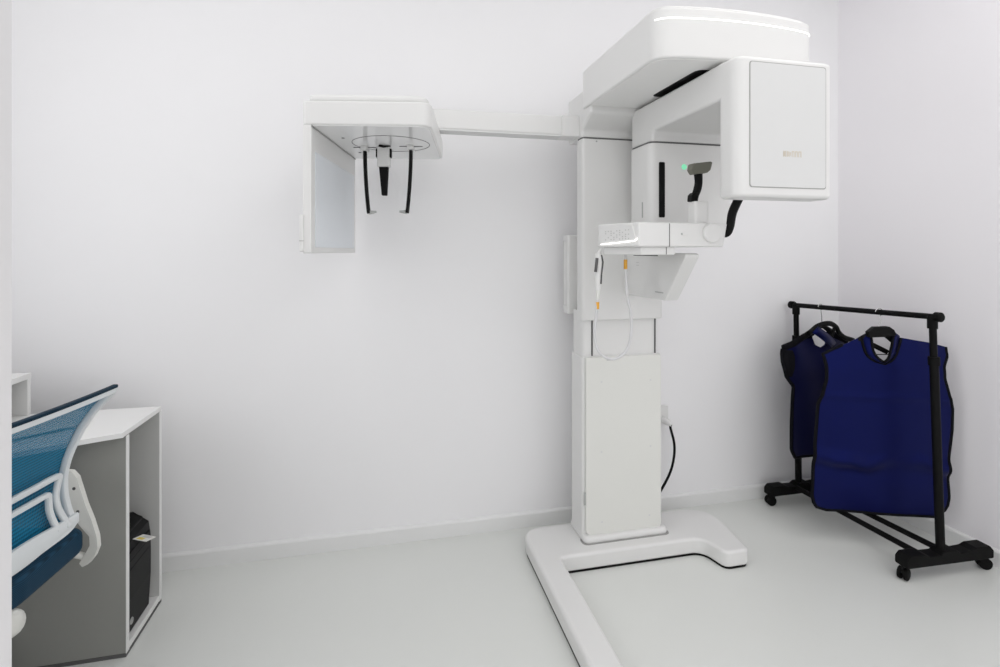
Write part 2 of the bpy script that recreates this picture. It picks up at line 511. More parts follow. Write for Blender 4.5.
box('orange_mark', .868, .883, 1.662, 1.676, 1.3715, 1.3775, M['orange'], sh, label='small orange marking')

# bracket carrying the shelf
br = prism('shelf_bracket', rpoly([(2.13, 1.166), (1.79, 1.168), (1.640, 1.352), (2.13, 1.352)], [0, .02, .015, 0]), 'X', 1.060, 1.118, M['white'], MX, 0.006)
prism('bracket_slot', [(2.04, 1.340), (1.84, 1.340), (1.84, 1.346), (2.04, 1.346)], 'X', 1.0585, 1.062, M['seam'], br, label='dark slot along the bracket top')
prism('bracket_mark', [(1.86, 1.196), (1.80, 1.196), (1.80, 1.200), (1.86, 1.200)], 'X', 1.0588, 1.061, M['grey'], br)
bm = bmesh.new()
add_box(bm, 1.0588, 1.061, 1.995, 2.015, 1.310, 1.3125); add_box(bm, 1.0588, 1.061, 1.995, 2.015, 1.298, 1.3005)
link('bracket_print', bm, M['keyprint'], br, smooth=False)

# chin post and forehead support
post = prism('chin_post', rpoly([(1.092, 1.64), (1.150, 1.64), (1.150, 1.69), (1.092, 1.69)], .012), 'Z', 1.455, 1.539, M['white'], MX, .004)
hs = tube('head_support', [(1.106, 1.668, 1.534), (1.109, 1.666, 1.56), (1.117, 1.664, 1.585), (1.119, 1.66, 1.61), (1.114, 1.656, 1.648)], [.014, .0145, .016, .016, .018], M['black'], MX, seg=12, flat=.5, nref=(0, 1, 0), smooth_pts=5)
prism('support_clip', rpoly([(1.088, 1.539), (1.112, 1.539), (1.116, 1.572), (1.100, 1.572), (1.090, 1.562)], .004), 'Y', 1.655, 1.685, M['black'], hs, .002)
prism('forehead_pad', rpoly([(1.074, 1.650), (1.084, 1.634), (1.138, 1.641), (1.150, 1.651), (1.158, 1.678), (1.152, 1.682), (1.078, 1.672)], .007), 'Y', 1.632, 1.665, M['taupe'], hs, .006, label='taupe forehead pad')
gh = tube('grip_handle', [(1.205, 1.66, 1.425), (1.232, 1.655, 1.425), (1.242, 1.65, 1.450), (1.252, 1.65, 1.50), (1.278, 1.65, 1.552), (1.30, 1.65, 1.60)], [.013, .014, .0155, .0165, .0165, .0165], M['black'], MX, seg=14, flat=.8, nref=(0, 1, 0), smooth_pts=6, label='black bent patient grip')

# --- skull arm
cb = prism('side_beam', rpoly([(2.165, 1.876), (2.245, 1.876), (2.245, 1.958), (2.165, 1.958)], .006), 'X', .02, .858, M['white'], MX, .004)
prism('beam_shade_lip', [(2.168, 1.869), (2.243, 1.869), (2.243, 1.8775), (2.168, 1.8775)], 'X', .04, .80, M['panelgrey'], cb)  # grey lip put in for the soft shadow line below the beam
prism('beam_collar', rpoly([(2.155, 1.868), (2.25, 1.868), (2.25, 1.962), (2.155, 1.962)], .008), 'X', .775, .858, M['white'], cb, .004)
# skull unit, turned a little on its beam
ang = math.radians(-10.2)
SX = Matrix.Translation((-.244, 1.775, 0)) @ Matrix.Rotation(ang, 4, 'Z')
skull = prism('skull_unit', rpoly([(-.010, 0), (.408, 0), (.408, .615), (-.010, .615)], [.015, .05, .03, .02], 8), 'Z', 1.771, 1.852, M['white'], MX, .008, 3, xf=SX)
prism('skull_top_cover', rpoly([(.005, .012), (.395, .012), (.395, .60), (.005, .60)], [.02, .05, .03, .02], 8), 'Z', 1.85, 1.876, M['white'], skull, .010, 3, xf=SX)
prism('gloss_underside', rpoly([(.020, .006), (.400, .006), (.400, .605), (.020, .605)], [.005, .045, .03, .005], 8), 'Z', 1.7695, 1.7725, M['under'], skull, xf=SX, label='glossy pale grey underside')
bm = bmesh.new()
cl = Vector((.232, .285))
ringp = [SX @ Vector((cl.x + .145 * math.cos(t * math.pi / 32), cl.y + .145 * math.sin(t * math.pi / 32), 1.7695)) for t in range(64)]
add_tube(bm, ringp, .0014, 6, closed=True)
link('turntable_ring', bm, M['seam'], skull, label='dark ring groove of the turntable')
for q in ((365, 147.2, -1), (411, 146.2, 1)):
    bm = bmesh.new()
    c = on_plane(q[0], q[1], (0, 0, 1.77), (0, 0, 1))
    w = SX.to_3x3() @ Vector((1, 0, 0))
    add_tube(bm, [c - w * .045 + Vector((0, 0, -.0005)), c + w * .045 + Vector((0, 0, -.0005))], .0022, 6)
    link('rod_track', bm, M['seam'], skull, label='dark slide track of an ear rod')
ex = SX.to_3x3() @ Vector((1, 0, 0)); ey = SX.to_3x3() @ Vector((0, 1, 0))
for px, py, s in ((365, 147, 1), (411, 146, -1)):
    c = on_plane(px, py, (0, 0, 1.77), (0, 0, 1))
    top = c - ex * s * .002
    prof = [(0, 1.770), (.001, 1.70), (.005, 1.62), (.010, 1.555), (.015, 1.508)]
    bm = bmesh.new()
    add_tube(bm, catmull([c + ex * s * a + Vector((0, 0, z - c.z)) for a, z in prof], 5), .0075, 10, flat=2.0, nref=tuple(ey))
    rod = link('ear_rod', bm, M['black'], MX, sharp=50, label='black hanging ear rod')
    e = c + ex * s * .015 + Vector((0, 0, 1.5125 - c.z))
    tube('ear_tip', [e, e + ex * s * .012, e + ex * s * .030 + Vector((0, 0, .002))], [.009, .007, .004], M['grey'], rod, label='grey ear tip')
    # small white carriage block on the track
    bm = bmesh.new()
    add_box(bm, -.012, .012, -.03, .03, 1.752, 1.770, Matrix.Translation((c.x, c.y, 0)) @ Matrix.Rotation(ang, 4, 'Z'))
    link('rod_slider', bm, M['white'], rod, .003, 2)
c = on_plane(384, 147, (0, 0, 1.77), (0, 0, 1))
nx = Matrix.Translation((c.x, c.y, 0)) @ Matrix.Rotation(ang, 4, 'Z')
nr = prism('nose_rest', rpoly([(-.024, -.02), (.024, -.02), (.024, .02), (-.024, .02)], .006), 'Z', 1.690, 1.770, M['white'], MX, .003, xf=nx)
for x0_ in (-.030, .0235):
    box('side_clip', x0_, x0_ + .0065, -.012, .012, 1.728, 1.762, M['black'], nr, .001, 2, xf=nx, label='black clip beside the nose rest')
bm = bmesh.new()
add_prism(bm, [(-.0185, 1.692), (.0185, 1.692), (.013, 1.578), (-.008, 1.578)], 'Y', -.010, .010, nx)
link('nose_pad', bm, M['black'], nr, .003, 2, label='black nose pad')
p1 = nx @ Vector((-.012, -.045, 1.768)); p2 = nx @ Vector((.030, -.030, 1.768))
tube('slider_lever', [p1, p1 * .6 + p2 * .4 + Vector((0, 0, -.004)), p2], [.006, .005, .0025], M['black'], nr, label='small black lever')
for px, py in ((343, 138), (360, 152.5)):
    c = on_plane(px, py, (0, 0, 1.7695), (0, 0, 1))
    disc('underside_hole', c, (0, 0, -1), .006, .001, M['seam'], skull, seg=12, label='small dark hole')
# cassette plate on the left end
plate = prism('sensor_plate', rpoly([(0.0, 1.352), (.615, 1.352), (.615, 1.772), (0.0, 1.772)], [.006, .006, 0, 0]), 'X', -.008, .020, M['white'], MX, .003, 2, xf=SX)
prism('sensor_window', [(.040, 1.372), (.585, 1.372), (.585, 1.690), (.040, 1.690)], 'X', .0195, .0212, M['bluepanel'], plate, xf=SX, label='pale blue sensor window')
bm = bmesh.new()
add_prism(bm, [(0.0, 1.765), (.612, 1.765), (.612, 1.7715), (0.0, 1.7715)], 'X', .0195, .0225, SX)
link('plate_seam', bm, M['softseam'], plate)
prism('plate_latch', rpoly([(-.004, 1.358), (.02, 1.358), (.02, 1.478), (-.004, 1.478)], .004), 'X', -.017, -.004, M['white'], plate, .002, xf=SX)
prism('latch_seam', [(-.005, 1.392), (.02, 1.392), (.02, 1.394), (-.005, 1.394)], 'X', -.0176, -.004, M['softseam'], plate, xf=SX)

# ---------------------------------------------------------------- hand switch on its looped cord
HS = thing('hand_switch', 'white exposure hand switch with looped pale cord hanging under the keypad', 'hand switch', (.79, 1.81, 1.35))
YH = 1.81
def hp(px, py, y=YH): return on_plane(px, py, (0, y, 0), (0, 1, 0))
body_pts = [hp(598.5, 253), hp(598.5, 262), hp(598, 275), hp(598, 290)]
tube('switch_body', [(p.x, p.y, p.z) for p in body_pts], [.012, .015, .013, .010], M['white'], HS, seg=14)
h_ = hp(598.5, 254)
tube('switch_hook', [h_, h_ + Vector((.004, -.004, .012)), h_ + Vector((.012, -.012, .030))], .006, M['white'], HS, seg=10)
tube('switch_button', [hp(597, 258, YH - .016), hp(595.5, 272, YH - .014)], .0055, M['seam'], HS, label='dark grey switch button')
tube('switch_clip', [hp(601.5, 255, YH - .012), hp(603, 262, YH - .012), hp(601.5, 275, YH - .012), hp(601, 284, YH - .012)], .003, M['seam'], HS, label='dark clip edge')
tube('cord_sleeve', [hp(598, 290), hp(597.6, 299)], .0070, M['cover'], HS)
tube('orange_ring', [hp(597.6, 302), hp(597.3, 309)], .0068, M['orange'], HS, label='orange ring on the switch end of the cord')
tube('orange_ring', [hp(625.5, 259.5), hp(625.5, 269)], .0068, M['orange'], HS, label='orange ring on the shelf end of the cord')
tube('cord', [hp(597.5, 300), hp(596, 318), hp(594.5, 335), hp(598, 350), hp(606, 357.5), hp(616, 358.5), hp(626, 351), hp(631, 335), hp(631, 315), hp(627, 295), hp(626, 275), hp(625.5, 259), hp(625, 246)], .0056, M['cable'], HS, seg=10, smooth_pts=6)

# ---------------------------------------------------------------- outlet and power cord
OUT = thing('wall_socket', 'white wall socket behind the column with a plug in it', 'socket', (1.43, YB, .46))
prism('face_plate', rpoly([(1.388, .462), (1.468, .462), (1.468, .548), (1.388, .548)], .006), 'Y', YB - .012, YB - .0005, M['white'], OUT, .003)
PC = thing('power_cord', 'black power cord drooping from the wall socket to the machine column', 'cord', (1.43, YB - .02, .2))
p0 = on_plane(663.5, 420, (0, YB - .02, 0), (0, 1, 0))
tube('plug', [p0 + Vector((-.005, .006, .002)), p0 + Vector((.008, -.03, -.003)), p0 + Vector((.016, -.052, -.012))], [.018, .017, .008], M['white'], PC, label='white plug')
def wp(px, py, y): return on_plane(px, py, (0, y, 0), (0, 1, 0))
tube('cable', [p0 + Vector((.014, -.048, -.009)), wp(670.5, 428, 2.39), wp(674, 442, 2.385), wp(674.2, 455, 2.38), wp(671, 470, 2.37), wp(664, 485, 2.36), wp(655, 498, 2.34), Vector((1.235, 2.27, .16))], .0065, M['rubber'], PC, seg=10, smooth_pts=6)

# ================================================================== CLOTHES RACK
RK = thing('garment_rack', 'black wheeled metal garment rack holding two navy lead aprons', 'garment rack', (2.25, 2.04, 0))
FB, FT = Vector((2.297, 1.703, .085)), Vector((2.264, 1.711, 1.083))
BB, BT = Vector((2.212, 2.372, .085)), Vector((2.205, 2.382, 1.064))
rd = (BT - FT).normalized()
tube('top_rail', [FT - rd * .020, BT + rd * .022], .0125, M['blackmetal'], RK, seg=16)
for e, s in ((FT - rd * .020, -1), (BT + rd * .022, 1)):
    bm = bmesh.new()
    add_tube(bm, [e - rd * s * .010, e + rd * s * .014, e + rd * s * .020], [.0205, .0205, .012], 20)
    link('rail_cap', bm, M['rubber'], RK, .002, 2)
for b, t in ((FB, FT), (BB, BT)):
    m_ = b + (t - b) * .81
    po = tube('post', [b, m_], .0165, M['blackmetal'], RK, seg=16)
    tube('upper_tube', [m_ - Vector((0, 0, .02)), t], .0135, M['blackmetal'], po, seg=16)
    tube('post_sleeve', [b + (t - b) * .795, b + (t - b) * .83], .021, M['rubber'], po, seg=16)
    tube('rail_clamp', [t - Vector((0, 0, .050)), t + Vector((0, 0, .004))], .0185, M['rubber'], po, seg=16)


def foot(p0, p1, zc):
    p0 = Vector(p0); p1 = Vector(p1)
    d = p1 - p0; L = d.length; d.normalize()
    xf = Matrix.Translation((p0.x, p0.y, 0)) @ Matrix.Rotation(math.atan2(d.y, d.x), 4, 'Z')
    prof = rpoly([(-.03, .055), (L + .03, .055), (L + .03, .088), (L + .012, .108), (L - .06, .108), (L - .085, .098), (L * .5 + .05, .095), (L * .5 + .03, .108), (L * .5 - .03, .108), (L * .5 - .05, .095), (.085, .096), (.06, .106), (-.012, .106), (-.03, .088)], .008, 3)
    ft = prism('foot', prof, 'Y', -.028, .028, M['rubber'], RK, .004, 2, xf=xf)
    return xf, L, ft


def caster(c, head):
    xf = Matrix.Translation((c[0], c[1], 0)) @ Matrix.Rotation(head, 4, 'Z')
    bm = bmesh.new()
    for y0 in (-.018, .004):
        a = xf @ Vector((0, y0, .0245)); n = (xf.to_3x3() @ Vector((0, 1, 0)))
        add_tube(bm, [a, a + n * .002, a + n * .012, a + n * .014], [.021, .0245, .0245, .021], 24)
    w = link('caster', bm, M['rubber'], RK, label=None)
    bm = bmesh.new()
    add_prism(bm, rpoly([(-.028, .026), (-.022, .048), (.0, .056), (.016, .05), (.016, .03), (-.006, .012)], .006, 4), 'Y', -.0035, .0035, xf)
    add_tube(bm, [xf @ Vector((.006, 0, .045)), xf @ Vector((.006, 0, .066))], .007, 10)
    link('caster_fork', bm, M['blackmetal'], w)


xf1, L1, f1 = foot((2.125, 1.708), (2.505, 1.692), 0)
xf2, L2, f2 = foot((2.040, 2.366), (2.400, 2.366), 0)
caster((2.108, 1.708), math.radians(200)); caster((2.518, 1.692), math.radians(-25))
caster((2.030, 2.368), math.radians(170)); caster((2.400, 2.368), math.radians(20))
tube('lower_bar', [(2.172, 2.340, .088), (2.200, 1.728, .088)], .0125, M['blackmetal'], RK, seg=14)
tube('lower_bar', [(2.272, 2.340, .088), (2.318, 1.722, .088)], .0125, M['blackmetal'], RK, seg=14)


# ================================================================== LEAD APRONS
def interp(tab, x):
    if x <= tab[0][0]: return tab[0][1]
    for (a, va), (b, vb) in zip(tab, tab[1:]):
        if x <= b: return va + (vb - va) * (x - a) / (b - a) if b > a else vb
    return tab[-1][1]


def apron_mesh(P0, t, left, right, neckL, neckR, ztop_neck, zneck, zbot, disp, rows, cols, m, parent):
    """Garment sheet: rows of vertices from hem to shoulder; left/right/neck give s as a function of z."""
    t = Vector(t).normalized()
    n = Vector((t.y, -t.x, 0))            # faces the camera side
    if n.y > 0: n = -n
    bm = bmesh.new()
    grid = []
    for zi in rows:
        L, R = interp(left, zi), interp(right, zi)
        if zi > zneck: nl, nr = interp(neckL, zi), interp(neckR, zi)
        else: nl = nr = (interp(neckL, zneck) + interp(neckR, zneck)) / 2
        row = []
        for k in range(cols + 1): row.append(L + (nl - L) * k / cols)
        for k in range(cols + 1): row.append(nr + (R - nr) * k / cols)
        vs = []
        for s in row:
            vs.append(bm.verts.new(Vector(P0) + t * s + Vector((0, 0, zi)) + n * disp(s, zi)))
        grid.append(vs)
    for r in range(len(grid) - 1):
        for h in (0, cols + 1):
            for k in range(cols):
                a, b, c, d = grid[r][h + k], grid[r][h + k + 1], grid[r + 1][h + k + 1], grid[r + 1][h + k]
                bm.faces.new((a, b, c, d))
    bmesh.ops.remove_doubles(bm, verts=bm.verts[:], dist=0.0004)
    return bm, t, n


def solid(o, th):
    s = o.modifiers.new('thick', 'SOLIDIFY')
    s.thickness = th; s.offset = 0.0
    return o


# ---- front apron
C1 = Vector((2.235, 1.905, 0)); t1 = Vector((math.cos(math.radians(20)), -math.sin(math.radians(20)), 0)); n1 = Vector((t1.y, -t1.x, 0))
if n1.y > 0: n1 = -n1


def sz(px, py, C, t, n):
    p = on_plane(px, py, C, n)
    return ((p - C).dot(t), p.z)


ZS1, Z462, Z398, ZNK = .920, .395, .692, .845   # shoulder tips, lower fold, chest crease, neck bottom


def disp1(s, z):
    d = 0.005 * math.sin(s * 9.0 + 0.6)
    # fold across the lower third and a faint one across the chest
    wob = .012 * math.sin(s * 17.0) + .006 * math.sin(s * 41.0 + 1)
    q = (z - Z462 - wob) / .028
    d += .024 * math.exp(-q * q) * (0.55 + .45 * math.cos(s * 14 + 2.2))
    q2 = (z - Z462 + .034) / .05
    d -= .005 * math.exp(-q2 * q2)
    q = (z - Z398 - .2 * wob) / .012
    d += .0035 * math.exp(-q * q)
    d += .004 * math.sin(s * 23 + z * 9) * max(0, (ZNK - z)) * .8
    # shoulders fall back over the hanger
    if z > ZS1 - .12:
        d -= ((z - ZS1 + .12) / .2) ** 2 * .050
        d -= max(0, abs(s) - .15) * .10 * min(1, (z - ZS1 + .12) / .1)
    return d


def szd(px, py, C, t, n, disp, extra=0.0):
    """across/height of the draped surface seen at a pixel"""
    off = extra
    for _ in range(12):
        s_, z_ = sz(px, py, C + n * off, t, n)
        off = off + (disp(s_, z_) + extra - off) * .6
    return s_, z_


def S1(px, py, extra=0.0): return szd(px, py, C1, t1, n1, disp1, extra)


def P1(px, py, extra=0.0):
    s_, z_ = S1(px, py, extra)
    return C1 + t1 * s_ + Vector((0, 0, z_)) + n1 * (disp1(s_, z_) + extra)


L_px = [(826, 509.5), (817, 507.5), (813.5, 502), (812, 494), (813, 470), (816, 430), (818, 404), (823, 394), (826.5, 380), (826.5, 366), (823, 354)]
R_px = [(936, 513.5), (943, 511.5), (947, 505), (948.5, 497), (950, 470), (951.5, 430), (952, 408), (948, 392), (944, 378), (943.5, 366), (946.5, 356), (945, 347)]
NL_px = [(883, 363.5), (875.5, 361.5), (868, 357), (864.5, 352), (862, 344), (861, 338)]
NR_px = [(886, 363.5), (892, 359), (895.5, 354), (898.5, 344), (900, 338)]


def tab(pxs): return sorted([(z, s) for s, z in (S1(*p) for p in pxs)])


leftT, rightT, nlT, nrT = tab(L_px), tab(R_px), tab(NL_px), tab(NR_px)
zb = min(leftT[0][0], rightT[0][0])
zs = max(S1(823, 354)[1], S1(945, 347)[1])
znk = S1(884, 363.5)[1]
ztop = max(nlT[-1][0], nrT[-1][0])
leftT += [(S1(845, 344)[1], S1(845, 344)[0]), (ztop, S1(860, 338)[0])]
rightT += [(S1(930, 343)[1], S1(930, 343)[0]), (ztop, S1(901, 338)[0])]
leftT.sort(); rightT.sort()


def frange(a, b, n): return [a + (b - a) * i / n for i in range(n + 1)]


rows = frange(zb, zs, 70) + frange(zs, ztop, 16)[1:]
AP1 = thing('lead_apron', 'large royal blue lead apron at front of the rack, collar open round its hanger', 'lead apron', (C1.x, C1.y, zb), 'lead aprons on the rack')
bm, _, _ = apron_mesh(C1, t1, leftT, rightT, nlT, nrT, ztop, znk, zb, disp1, rows, 22, M['apron'], AP1)
body1 = solid(link('apron_body', bm, M['apron'], AP1, sharp=70), .010)


def rim(name, C, t, n, disp, sp, r, m, parent, closed=False, off=0.0, label=None, flat=1.0):
    pts = []
    for s, z in sp:
        pts.append(C + t * s + Vector((0, 0, z)) + n * (disp(s, z) + off))
    bm = bmesh.new()
    add_tube(bm, pts, r, 8, closed=closed, flat=flat, nref=tuple(n))
    return link(name, bm, m, parent, sharp=60, label=label)


lo = [(interp(leftT, z), z) for z in rows]
hi = [(interp(rightT, z), z) for z in rows]
hem = [(lo[0][0] + (hi[0][0] - lo[0][0]) * k / 20, zb) for k in range(21)]
rim('edge_binding', C1, t1, n1, disp1, lo[::-1][16:] + hem[1:-1] + hi[:-16], .0080, M['lining'], body1, label='black bound edge')
nkr = [z for z in rows if z > znk]
neckline = [(interp(nlT, z), z) for z in nkr[::-1]] + [(interp(nlT, znk) * .5 + interp(nrT, znk) * .5, znk)] + [(interp(nrT, z), z) for z in nkr]
rim('neck_binding', C1, t1, n1, disp1, neckline, .0065, M['lining'], body1, off=.006, label='black bound neckline')
# stand-up collar: strip inside the neckline
bm = bmesh.new()
cols_out, cols_in = [], []
ctr = Vector((S1(884, 345)[0], 0))
inner_px = [(870, 332), (871.5, 340), (873, 350), (876.5, 356.5), (882, 361), (885, 361.5), (888.5, 358), (890.5, 351), (892.5, 342), (894, 332)]
outer_px = [(861, 336), (862.5, 344), (865, 351.5), (868.5, 356.5), (875.5, 361), (883, 363), (886, 363), (892, 358.5), (895.5, 353.5), (899, 336)]
ipts = catmull([P1(*p, .022) for p in inner_px], 5)
opts = catmull([P1(*p, .005) for p in outer_px], 5)
vi = [bm.verts.new(p) for p in ipts]; vo = [bm.verts.new(p) for p in opts]
for k in range(len(vi) - 1): bm.faces.new((vi[k], vi[k + 1], vo[k + 1], vo[k]))
collar = solid(link('collar', bm, M['apron'], AP1, sharp=70), .008)
bm = bmesh.new(); add_tube(bm, ipts, .0058, 8)
link('collar_binding', bm, M['lining'], collar, sharp=60, label='black bound collar edge')

# ---- rear apron
C2 = Vector((2.222, 2.232, 0)); t2 = Vector((.985, .17, 0)).normalized(); n2 = Vector((t2.y, -t2.x, 0))


ZS2 = .860


def disp2(s, z):
    d = .008 * math.sin(s * 12 + 1.0) + .005 * math.sin(s * 25 + z * 7)
    if z > ZS2 - .12:
        d -= ((z - ZS2 + .12) / .2) ** 2 * .03
        d -= max(0, abs(s) - .18) * .25 * min(1, (z - ZS2 + .12) / .1)
    return d


def S2(px, py): return szd(px, py, C2, t2, n2, disp2)


sym = lambda pxs: sorted([(z, s) for s, z in (S2(*p) for p in pxs)])
l2 = sym([(795, 457.5), (791.5, 450), (791.5, 430), (792.5, 400), (793.5, 386), (792, 384.5), (786, 376), (782.5, 362), (782, 350)])
zs2 = S2(782, 350)[1]; zb2 = l2[0][0]
zt2 = S2(815, 334)[1]
l2 += [(S2(800, 341)[1], S2(800, 341)[0]), (zt2, S2(813, 334)[0])]
l2.sort()
r2 = [(z, -s) for z, s in l2]
znk2 = zs2 + .0
nl2 = [(znk2, -.002), (znk2 + .015, -.035), (zt2, -.048)]
nr2 = [(z, -s) for z, s in nl2]


rows2 = frange(zb2, zs2 - .07, 40) + frange(zs2 - .07, zs2, 14)[1:] + frange(zs2, zt2, 12)[1:]
AP2 = thing('lead_apron', 'dark navy lead apron with black capped sleeves, on the rack partly behind the large one', 'lead apron', (C2.x, C2.y, zb2), 'lead aprons on the rack')
bm, _, _ = apron_mesh(C2, t2, l2, r2, nl2, nr2, zt2, znk2, zb2, disp2, rows2, 16, M['apron2'], AP2)
body2 = solid(link('apron_body', bm, M['apron2'], AP2, sharp=70), .010)
lo2 = [(interp(l2, z), z) for z in rows2]; hi2 = [(interp(r2, z), z) for z in rows2]
hem2 = [(lo2[0][0] + (hi2[0][0] - lo2[0][0]) * k / 16, zb2) for k in range(17)]
rim('edge_binding', C2, t2, n2, disp2, lo2[::-1] + hem2[1:-1] + hi2, .0085, M['lining'], body2, label='black bound edge')
# black sleeve caps
for s in (-1, 1):
    bm = bmesh.new()
    zz = [z for z in rows2 if zs2 - .135 < z <= zs2 + .003]
    A_, B_ = [], []
    for z in zz:
        e = interp(l2, z)
        f = (z - zz[0]) / (zz[-1] - zz[0])
        inn = e + .004 + .052 * math.sin(math.pi * min(1, f * .62 + .12))
        A_.append(bm.verts.new(C2 + t2 * (s * -e) + Vector((0, 0, z)) + n2 * (disp2(e, z) + .004)))
        B_.append(bm.verts.new(C2 + t2 * (s * -inn) + Vector((0, 0, z)) + n2 * (disp2(inn, z) + .010)))
    for k in range(len(zz) - 1): bm.faces.new((A_[k], A_[k + 1], B_[k + 1], B_[k]))
    solid(link('sleeve_cap', bm, M['lining'], AP2, sharp=70, label='black sleeve cap'), .008)
# shoulder band and blue strap round the neck
rim('shoulder_band', C2, t2, n2, disp2, [(-.245, zs2 + .012), (-.20, zs2 + .028), (-.10, zs2 + .062), (-.05, zt2 - .004)], .016, M['lining'], AP2, flat=.6, off=.006, label='black shoulder band')
rim('shoulder_band', C2, t2, n2, disp2, [(.245, zs2 + .012), (.20, zs2 + .028), (.10, zs2 + .062), (.05, zt2 - .004)], .016, M['lining'], AP2, flat=.6, off=.006, label='black shoulder band')
s_a, s_b = sz(811, 329, C2, t2, n2), sz(829, 345, C2, t2, n2)
bm = bmesh.new()
pa = C2 + t2 * s_a[0] + Vector((0, 0, s_a[1])) + n2 * .022; pb = C2 + t2 * s_b[0] + Vector((0, 0, s_b[1])) + n2 * .022
wv = t2 * .022 + Vector((0, 0, .016))
prev = None
for k in range(9):
    f = k / 8
    c = pa + (pb - pa) * f + n2 * .014 * math.sin(f * math.pi)
    v = (bm.verts.new(c - wv * .9), bm.verts.new(c + wv * .9))
    if prev: bm.faces.new((prev[0], prev[1], v[1], v[0]))
    prev = v
solid(link('neck_strap', bm, M['apron'], AP2, sharp=70, label='blue neck strap'), .006)


# ---- hangers
def H1(px, py): return sz(px, py, C1, t1, n1)


def H2(px, py): return sz(px, py, C2, t2, n2)

def hanger(C, t, n, rail_pt, ztop_, half, drop, label, name='clothes_hanger', bar_z=None):
    root = thing(name, label, 'hanger', (C.x, C.y, ztop_), 'clothes hangers on the rack')
    base_pt = Vector((C.x, C.y, ztop_))
    b = rail_pt
    up = Vector((0, 0, 1))
    hk = [base_pt + up * .0, base_pt + up * .03 * 1]
    r = .0165
    arc = []
    cz = b.copy()
    for k in range(0, 11):
        a = math.radians(-75 + k * 25)
        arc.append(cz + t * (r * math.cos(a)) + up * (r * math.sin(a)))
    pts_ = [base_pt, base_pt + (arc[0] - base_pt) * .55 + t * .002] + arc
    tube('hook', pts_, .0022, M['chrome'], root, seg=8, smooth_pts=4, label='thin chrome hook')
    bm = bmesh.new()
    arms = []
    for k in range(-12, 13):
        f = k / 12.0
        z = ztop_ - drop * abs(f) ** 1.25 - .002
        arms.append(base_pt + t * (half * f) + up * (z - ztop_) - n * (.026 * abs(f)))
    add_tube(bm, arms, [.010 + .006 * math.sin(math.pi * abs(k) / 12.0) for k in range(-12, 13)], 10, flat=.6, nref=tuple(n))
    link('shoulder_bar', bm, M['black'], root, sharp=60)
    return root


def rail_at(px):
    # where the line of sight column px meets the rail
    best = None
    for k in range(401):
        p = FT + (BT - FT) * (k / 400.0)
        d = p - Vector((0, 0, EYE))
        x = 500 + F_PX * (d.x * CA - d.y * SA) / (d.x * SA + d.y * CA)
        if best is None or abs(x - px) < best[0]: best = (abs(x - px), p)
    return best[1]


rp1 = rail_at(879.5)
h1z = H1(881, 331)[1]
hc = C1 + t1 * H1(881, 331)[0] - n1 * .018
h1 = hanger(hc, t1, n1, rp1, h1z, .17, .135, 'black clothes hanger holding up the large royal blue apron')
# wide dark neck block of the hanger seen in the collar
bm = bmesh.new()
a_ = [H1(867.5, 332), H1(868.5, 337.5), H1(883, 337), H1(896, 335.5), H1(894, 330), H1(889, 326.5), H1(874, 327)]
fr_ = [bm.verts.new(C1 + t1 * s + Vector((0, 0, z)) + n1 * .006) for s, z in a_]
bk_ = [bm.verts.new(C1 + t1 * s + Vector((0, 0, z)) - n1 * .022) for s, z in a_]
bm.faces.new(fr_); bm.faces.new(bk_[::-1])
for k in range(len(a_)):
    j = (k + 1) % len(a_)
    bm.faces.new((fr_[k], bk_[k], bk_[j], fr_[j]))
link('neck_block', bm, M['black'], h1, .003, 2)
w0, w1 = H1(871, 343), H1(893, 354)
tube('lower_wire', [C1 + t1 * w0[0] + Vector((0, 0, w0[1])) - n1 * .04, C1 + t1 * w1[0] + Vector((0, 0, w1[1])) - n1 * .04], .011, M['black'], h1, seg=10, flat=.5, nref=tuple(n1))
w0, w1 = H1(875, 356), H1(893, 355.5)
tube('trouser_bar', [C1 + t1 * (-.17) + Vector((0, 0, w0[1])) - n1 * .03, C1 + t1 * .17 + Vector((0, 0, w1[1])) - n1 * .03], .002, M['black'], h1, seg=8)

rp2 = rail_at(820.5)
h2z = H2(823, 326)[1]
hc2 = C2 + t2 * H2(823, 326)[0] - n2 * .006
h2 = hanger(hc2, t2, n2, rp2, h2z, .20, .10, 'black clothes hanger with looped neck inside the dark navy apron')
bm = bmesh.new()
arcpx = [(806.5, 333), (810, 330), (815, 326), (822, 323.5), (829, 323.5), (834, 327), (836.5, 332), (842, 337), (851, 340)]
add_tube(bm, catmull([C2 + t2 * H2(*p)[0] + Vector((0, 0, H2(*p)[1])) + n2 * .012 for p in arcpx], 5), .0135, 10, flat=.7, nref=tuple(n2))
link('neck_loop', bm, M['black'], h2, sharp=60)
w0, w1 = H2(818, 338), H2(838, 334)
tube('lower_wire', [C2 + t2 * H2(833, 326)[0] + Vector((0, 0, H2(833, 326)[1])) + n2 * .01, C2 + t2 * H2(829, 338)[0] + Vector((0, 0, H2(829, 338)[1])) + n2 * .01], .008, M['black'], h2, seg=8)

